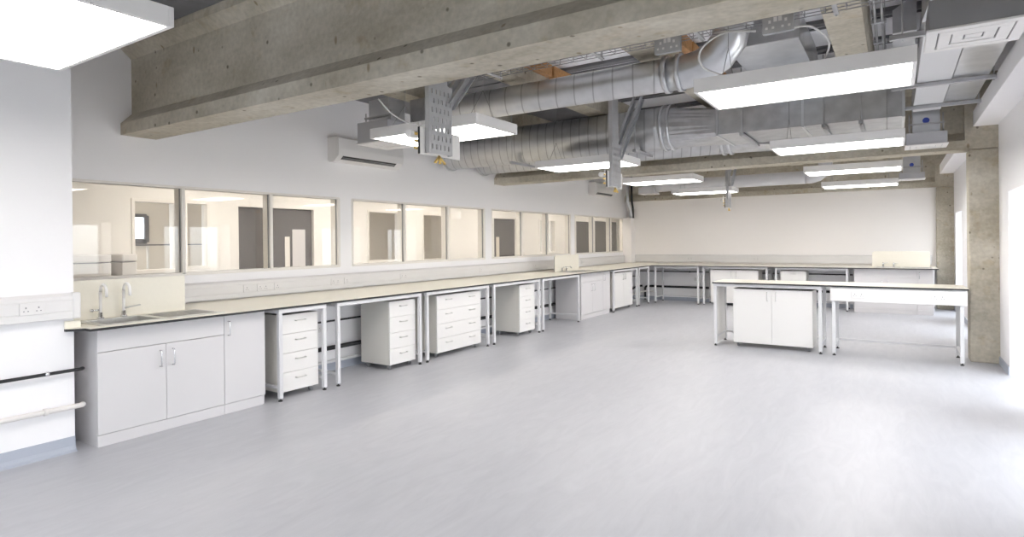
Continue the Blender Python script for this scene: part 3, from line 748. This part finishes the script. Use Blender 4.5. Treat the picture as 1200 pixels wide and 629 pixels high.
def air_terminal(loc, label, h, w=.42, chute=0, sticker=False, body='midgrey'):
    t = thing('air_terminal', label, 'air terminal', loc, 0, 'grey air terminals'); a = w / 2
    b = MB(); b.box((-a, -a, .012), (a, a, h), .003); b.build('plenum_box', M[body], t)
    g = MB()
    for i, s in enumerate((a + .012, a * .765, a * .465)):
        q = (a * .80, a * .50, a * .22)[i]
        z0, z1 = (0, .012) if i == 0 else (-.004 + .004 * i, .012)
        g.box((-s, -s, z0), (s, -q, z1), .002); g.box((-s, q, z0), (s, s, z1), .002); g.box((-s, -q, z0), (-q, q, z1), .002); g.box((q, -q, z0), (s, q, z1), .002)
    g.box((-a * .18, -a * .18, .004), (a * .18, a * .18, .012), .002)
    g.build('grille', M['plastic'], t)
    MB().box((-a + .01, -a + .01, .0125), (a - .01, a - .01, .0135)).build('grille_core', M['plastic'], t)
    if chute:
        MB().box((-a * .68, -a * .55, h + .001), (a * .68, a * .55, h + chute), .003).build('chute', M['galvl'], t)
        k = MB()
        for s in (-1, 1): k.cyl((s * a * .82, -a * .6, h), (s * a * .82, -a * .6, h + chute * .45), .008, 8)
        k.box((-a * .9, -a * .64, h + chute * .2), (a * .9, -a * .56, h + chute * .2 + .02), .002); k.build('hanger', M['strut'], t)
    if sticker:
        MB().cyl((0, -a * .55 - .002, h + chute * .3), (0, -a * .55 - .0005, h + chute * .3), .035, 18).build('sticker', M['blue'], t)
    return t
air_terminal((.368, 4.06, 2.585), 'big grey air terminal with white square grille, top right corner', .17, .41, .55, False, 'greybox')  # body uses a darker grey than the others, standing for its unlit shade
air_terminal((.325, 8.68, 2.585), 'grey air terminal with blue sticker in front of the second beam, right side', .15, .40, .50, True)
air_terminal((.28, 13.45, 2.585), 'small grey air terminal with blue sticker, far right before the back wall', .12, .40, .50, True)
air_terminal((-4.80, 4.86, 2.60), 'grey air terminal box left of the light panel, above the wall air conditioner', .24, .46, .26)
air_terminal((-4.95, 13.75, 2.60), 'small pale air terminal far left, before the back beam', .16, .38, .2, False, 'steelw')
# main pair of big round ducts turning to rectangular
for (y, z, r, xr, xt, label, ye) in ((7.45, 2.93, .27, -2.45, -1.75, 'large spiral duct widening to a flat rectangular duct across the second bay', 0), (8.37, 2.90, .235, -1.95, -1.3, 'second large spiral duct, just in front of the second beam', 1)):
    t = thing('extract_duct', label, 'duct', (0, 0, 0), 0, 'large extract ducts')
    mb = MB(); spiral(mb, -5.95, xr, y, z, r, .15); mb.build('spiral_pipe', M['spiral'], t)
    for x in (xr + .01, xr + .10, -5.96): MB().tube([(x - .016, y, z), (x + .016, y, z)], r + .02, 32).build('collar', M['galvl'], t)
    # transition: round to rectangle
    hy, z0, z1 = (.45, 2.72, 3.05) if ye == 0 else (.27, 2.68, 3.02)
    tr = MB(); n = 32; A, B = [], []
    for k_ in range(n):
        a = 2 * math.pi * (k_ + .5) / n; c, s = math.cos(a), math.sin(a); q = 1 / max(abs(c), abs(s))
        A.append(tr.bm.verts.new((xr, y + r * c, z + r * s))); B.append(tr.bm.verts.new((xt, y + (hy if ye == 0 else hy) * c * q + (.12 if ye == 0 else .05), (z0 + z1) / 2 + (z1 - z0) / 2 * s * q)))
    for k_ in range(n): tr.bm.faces.new((A[k_], A[(k_ + 1) % n], B[(k_ + 1) % n], B[k_]))
    tr.build('transition', M['galv'], t)
    yc = y + (.12 if ye == 0 else .05)
    xe = .10 if ye == 0 else -.9
    MB().box((xt, yc - hy, z0), (xe, yc + hy, z1), .004).build('rectangular_duct', M['galv'], t)
    for x in ((xt + .02, (xt + xe) / 2, xe - .012) if ye == 0 else (xt + .02, xe - .012)): 
        fl = MB(); fl.box((x - .012, yc - hy - .018, z0 - .012), (x + .012, yc + hy + .018, z0 - .0005)); fl.box((x - .012, yc - hy - .018, z0), (x + .012, yc - hy - .0005, z1 + .012)); fl.build('flange', M['galvl'], t)
    for x in ((-1.45, -.62, -.28) if ye == 0 else (-1.2,)):
        hg = MB(); hg.box((x - .02, yc - hy - .06, z0 - .045), (x + .02, yc + hy + .02, z0 - .013), .002); hg.cyl((x, yc - hy - .035, z0 - .06), (x, yc - hy - .035, ZC - .002), .006, 8); hg.build('hanger', M['strut'], t)
    if ye == 0:
        for x in (-4.6, -2.75):
            hg = MB(); hg.box((x - .02, y - r - .06, z - r - .045), (x + .02, y + r + .04, z - r - .008), .002); hg.cyl((x, y - r - .035, z - r - .06), (x, y - r - .035, ZC - .002), .006, 8); hg.build('hanger', M['strut'], t)
# flat plenum above the big right light
t = thing('plenum_duct', 'flat grey plenum duct above the big right light panel', 'duct', (-.92, 5.35, 3.16))
MB().box((-.30, .05, 0), (.27, 1.5, .275), .004).build('duct_body', M['galvl'], t)
MB().box((-.31, .03, -.004), (.28, .05, .28), .003).build('flange', M['strut'], t)
# right hand ducts beside the bulkhead, on trapeze bars
t = thing('flat_duct', 'wide shiny galvanised duct beside the white bulkhead, behind the top right air terminal', 'duct', (0, 0, 0))
MB().box((.465, 5.0, 2.98), (.74, 8.2, 3.25), .004).build('duct_body', M['galvl'], t)
MB().box((.19, 5.0, 2.976), (.46, 8.44, 3.25), .004).build('feeder_branch', M['steelw'], t)
hop = MB()
hop.prism([(.17, 4.98, 2.99), (.74, 4.98, 2.99), (.74, 4.98, 3.25), (.17, 4.98, 3.25)], (0, -.001, 0))
a = [hop.bm.verts.new(p) for p in ((.17, 4.97, 2.98), (.74, 4.97, 2.98), (.74, 4.97, 3.25), (.17, 4.97, 3.25))]; b = [hop.bm.verts.new(p) for p in ((.25, 4.35, 3.1), (.62, 4.35, 3.1), (.62, 4.35, 3.3), (.25, 4.35, 3.3))]
for i in range(4): hop.bm.faces.new((a[i], a[(i + 1) % 4], b[(i + 1) % 4], b[i]))
hop.bm.faces.new(b)
hop.build('reducer', M['galv'], t)
for i, y in enumerate((5.15, 6.9, 8.05)):
    hb = MB().box((-.02, y - .02, 2.935), (.79, y + .02, 2.972), .003)
    for x in (.06, .77): hb.cyl((x, y, 2.92), (x, y, ZC - .002), .006, 8)
    hb.build('trapeze_bar', M['strut'], t)
t = thing('branch_duct', 'brownish angled branch duct between rib and top right air terminal', 'duct', (0, 0, 0))
MB().prism([(.0, 5.6, 3.12), (.16, 5.6, 3.12), (.16, 5.6, 3.40), (.0, 5.6, 3.30)], (0, .8, 0)).build('duct_body', M['galv'], t)
# far bay round white pipe
t = thing('far_duct', 'pale round duct crossing the far bay with an upturned elbow', 'duct', (0, 0, 0))
mb = MB(); spiral(mb, -4.75, -1.55, 13.75, 2.78, .135, .3); mb.build('spiral_pipe', M['steelw'], t)
mb = MB(); mb.tube([(-1.549, 13.75, 2.78), (-1.45, 13.75, 2.78), (-1.33, 13.75, 2.81), (-1.24, 13.75, 2.88), (-1.19, 13.75, 2.98), (-1.18, 13.75, 3.1), (-1.18, 13.75, ZC - .004)], .135, 28); mb.build('elbow', M['steelw'], t)

# ------------------------------------------------------------------ pendant service panels
def pendant(y, label):
    t = thing('service_pendant', label, 'service pendant', (-2.76, y, 2.13), R90, 'hanging service pendants')
    # local: x along the room's length, -y faces the camera side
    hs = []
    W, H0, H1 = .255, .0, .50
    # perforated plate: rows of slots
    for r_ in range(7):
        for c_ in range(5):
            x = .025 + c_ * .045 + (.02 if r_ % 2 else 0); z = .03 + r_ * .065
            hs.append((x, z, x + .012, z + .035))
    MB().grid([0, W], [H0, H1], hs, lambda u, v, w: (u + .055, w, v + .0), -.040, -.034).build('perforated_plate', M['strut'], t)
    MB().box((.055, -.034, .0), (.062, -.0005, .5), .001).box((.30, -.034, 0), (.31, 0, .5), .001).build('plate_flange', M['strut'], t)
    MB().box((0, 0, -.01), (.45, .012, .175), .002).build('outlet_board', M['white'], t)
    MB().box((-.004, -.002, -.012), (-.0002, .016, .177), .001).build('board_edge', M['black'], t)
    p = MB().box((.09, -.03, .501), (.275, .02, ZC - 2.132), .003); p.build('drop_post', M['strut'], t)
    for yy in (-.060, .040):
        c = MB(); a = Vector((.29, yy, .36)); e = Vector((1.06, yy, 1.22)); w = Vector((.026, 0, -.0235))
        c.prism([a + w, a + w * .7, a - w * .7, a - w], e - a) if False else None
        for q in (-1, 1):
            c.prism([a + w * q, a + w * q * .82, a + w * q * .82 + Vector((0, .036, 0)), a + w * q + Vector((0, .036, 0))], e - a)
        c.prism([a + w * .82 + Vector((0, .036, 0)), a - w * .82 + Vector((0, .036, 0)), a - w * .82 + Vector((0, .032, 0)), a + w * .82 + Vector((0, .032, 0))], e - a)
        c.build('diagonal_brace', M['galvl'], t)
    v = MB()
    for k_ in (-1, 0, 1):
        v.tube([(.18, -.02, -.012), (.18 + k_ * .05, -.03, -.06)], [.008, .010], 8); v.cyl((.18 + k_ * .05 - .009, -.03, -.062), (.18 + k_ * .05 + .009, -.03, -.062), .007, 8)
    v.build('gas_tap', M['brass'], t)
    s = MB().cyl((.03, .06, .13), (-.05, .06, .13), .028, 14); s.tube([(.04, .03, .02), (.04, .05, .15), (.05, .05, .22)], .008, 8); s.build('valve', M['plastic'], t)
    for z in (.03, .08, .13): MB().cyl((.012, .03, z), (-.02, .03, z), .010, 8).build('gas_tap', M['brass'], t)
    return t
p0 = pendant(3.11, 'large perforated pendant panel with brass taps below the first concrete beam')
dup(p0, (-2.76, 6.30, 2.13), label='middle pendant panel with brass taps in front of the spiral ducts')
dup(p0, (-2.76, 11.95, 2.13), label='smallest pendant panel hanging before the far back wall')

# ------------------------------------------------------------------ wire tray with metal sockets, cables, timbers
t = thing('cable_tray', 'wire basket cable tray behind the first concrete beam', 'cable tray', (0, 3.42, 0))
mb = MB(); zb = 2.70
for (y, z) in ((0, zb), (.05, zb), (.10, zb), (.15, zb), (-.002, zb + .055), (.152, zb + .055)): mb.tube([(-2.6, y, z), (.12, y, z)], .0025, 6)
for i in range(28):
    x = -2.6 + i * .1
    mb.tube([(x, 0, zb + .055), (x, 0, zb), (x, .15, zb), (x, .15, zb + .055)], .0022, 6)
mb.build('wire_basket', M['tray'], t)
for x in (-2.4, -1.6, -.95, -.25):
    hg = MB(); hg.cyl((x, .17, zb - .02), (x, .17, ZC - .002), .005, 8); hg.box((x - .012, -.01, zb - .012), (x + .012, .18, zb - .004)); hg.build('hanger', M['strut'], t)
def metal_socket(x, label):
    t = thing('metal_socket', label, 'socket', (x, 3.405, 2.585), 0, 'metal sockets on the cable tray')
    MB().box((0, -.03, 0), (.15, .0, .095), .003).build('back_box', M['greybox'], t)
    f = MB().box((-.002, -.034, -.002), (.152, -.0305, .097), .002).build('face_plate', M['strut'], t)
    s = MB()
    for cx in (.036, .114):
        s.box((cx - .006, -.0355, .05), (cx + .006, -.0345, .066)); s.box((cx - .022, -.0355, .02), (cx - .010, -.0345, .032)); s.box((cx + .010, -.0355, .02), (cx + .022, -.0345, .032))
    s.box((.055, -.037, .056), (.072, -.0345, .08)); s.box((.078, -.037, .056), (.095, -.0345, .08))
    s.build('switches', M['plastic'], f)
metal_socket(-1.17, 'metal double socket on the wire tray beside the timber packers, left of the elbow duct')
metal_socket(-.58, 'metal double socket on the wire tray right of the elbow duct')
def cable(pts, label):
    ps = [Vector(p) for p in pts]; out = []
    for i in range(len(ps) - 1):
        p0 = ps[max(i - 1, 0)]; p1 = ps[i]; p2 = ps[i + 1]; p3 = ps[min(i + 2, len(ps) - 1)]
        for k_ in range(8):
            u = k_ / 8
            out.append(.5 * ((2 * p1) + (-p0 + p2) * u + (2 * p0 - 5 * p1 + 4 * p2 - p3) * u * u + (-p0 + 3 * p1 - 3 * p2 + p3) * u ** 3))
    out.append(ps[-1])
    o = MB().tube(out, .006, 8).build('hanging_cable', M['cable']); tag(o, label, 'cable', 'white power cables')
cable([(-.44, 3.40, 2.60), (-.36, 3.5, 2.62), (-.30, 3.75, 2.60), (-.34, 3.95, 2.56), (-.40, 4.05, 2.545)], 'white cable looping from the right metal socket down to the big light panel')
cable([(-.62, 3.40, 2.62), (-.80, 3.45, 2.66), (-.95, 3.55, 2.62), (-.98, 3.7, 2.56), (-.9, 3.95, 2.545)], 'white cable sagging left of the right metal socket towards the big light panel')
cable([(-3.30, 3.25, 2.60), (-3.28, 3.4, 2.50), (-3.2, 3.6, 2.44), (-3.1, 3.9, 2.545)], 'white cable hanging beside the large pendant panel to its light')
# orange timber packers beside the ribs
for i, (x, y0, y1, lb) in enumerate(((-3.10, 4.75, 6.1, 'orange timber packer beside the rib above the slim spiral duct, left one'), (-1.62, 4.75, 6.2, 'orange timber packer beside the rib near the metal socket'), (-1.62, 6.45, 8.6, 'orange timber packer above the large spiral ducts'))):
    mb = MB(); L = y1 - y0; n = max(2, int(L / .42))
    for k_ in range(n): mb.box((x - .05, y0 + k_ * L / n, 3.27), (x + .02, y0 + (k_ + .9) * L / n, 3.40), .004)
    tag(mb.build('timber_packer', M['timber']), lb, 'timber')
t = thing('conduit', 'pair of thin conduits clipped beside the right rib', 'conduit', (0, 0, 0))
for x in (-.12, -.07):
    MB().tube([(x, 3.1, 3.30), (x, 8.8, 3.30)], .011, 8).build('conduit_run', M['strut'], t)
for i in range(9): MB().box((-.15, 3.4 + i * .6, 3.285), (-.04, 3.44 + i * .6, 3.318), .002).build('clip', M['galvl'], t)

# ------------------------------------------------------------------ world, camera, view
w = bpy.data.worlds.new('sky'); sc.world = w; w.use_nodes = True; nt = w.node_tree
bg = nt.nodes['Background']; tc = nt.nodes.new('ShaderNodeTexCoord'); sp = nt.nodes.new('ShaderNodeSeparateXYZ'); rp = nt.nodes.new('ShaderNodeValToRGB')
e = rp.color_ramp.elements; e[0].position = .47; e[0].color = (.42, .43, .42, 1); e[1].position = .52; e[1].color = (.90, .95, 1.0, 1)
mr = nt.nodes.new('ShaderNodeMapRange'); mr.inputs[1].default_value = -1; mr.inputs[2].default_value = 1
nt.links.new(tc.outputs['Generated'], sp.inputs[0]); nt.links.new(sp.outputs['Z'], mr.inputs[0]); nt.links.new(mr.outputs[0], rp.inputs[0]); nt.links.new(rp.outputs[0], bg.inputs[0])
bg.inputs[1].default_value = 3.0

cam = bpy.data.cameras.new('camera'); co = bpy.data.objects.new('camera', cam); COL.objects.link(co)
cam.sensor_width = 36; cam.lens = 694.1 / 1200 * 36
cam.shift_x = 0.0; cam.shift_y = -(314.5 - 284.3) / 1200
yaw, pitch, roll = -0.5734, -0.00168, -0.01069
f = Vector((math.sin(yaw) * math.cos(pitch), math.cos(yaw) * math.cos(pitch), math.sin(pitch)))
r = Vector((math.cos(yaw), -math.sin(yaw), 0)); u = r.cross(f)
c, s = math.cos(roll), math.sin(roll)
r2 = c * r + s * u; u2 = -s * r + c * u
co.matrix_world = Matrix(((r2.x, u2.x, -f.x, 0), (r2.y, u2.y, -f.y, 0), (r2.z, u2.z, -f.z, 1.5), (0, 0, 0, 1)))
cam.clip_start = .05; cam.clip_end = 200
sc.camera = co
vs = sc.view_settings; vs.view_transform = 'Standard'; vs.look = 'None'; vs.gamma = 1; vs.exposure = 1.22; vs.use_curve_mapping = False
sc.cycles.max_bounces = 14; sc.cycles.diffuse_bounces = 8; sc.cycles.glossy_bounces = 4; sc.cycles.transparent_max_bounces = 12
sc.cycles.use_denoising = True
sc.cycles.sample_clamp_indirect = 8
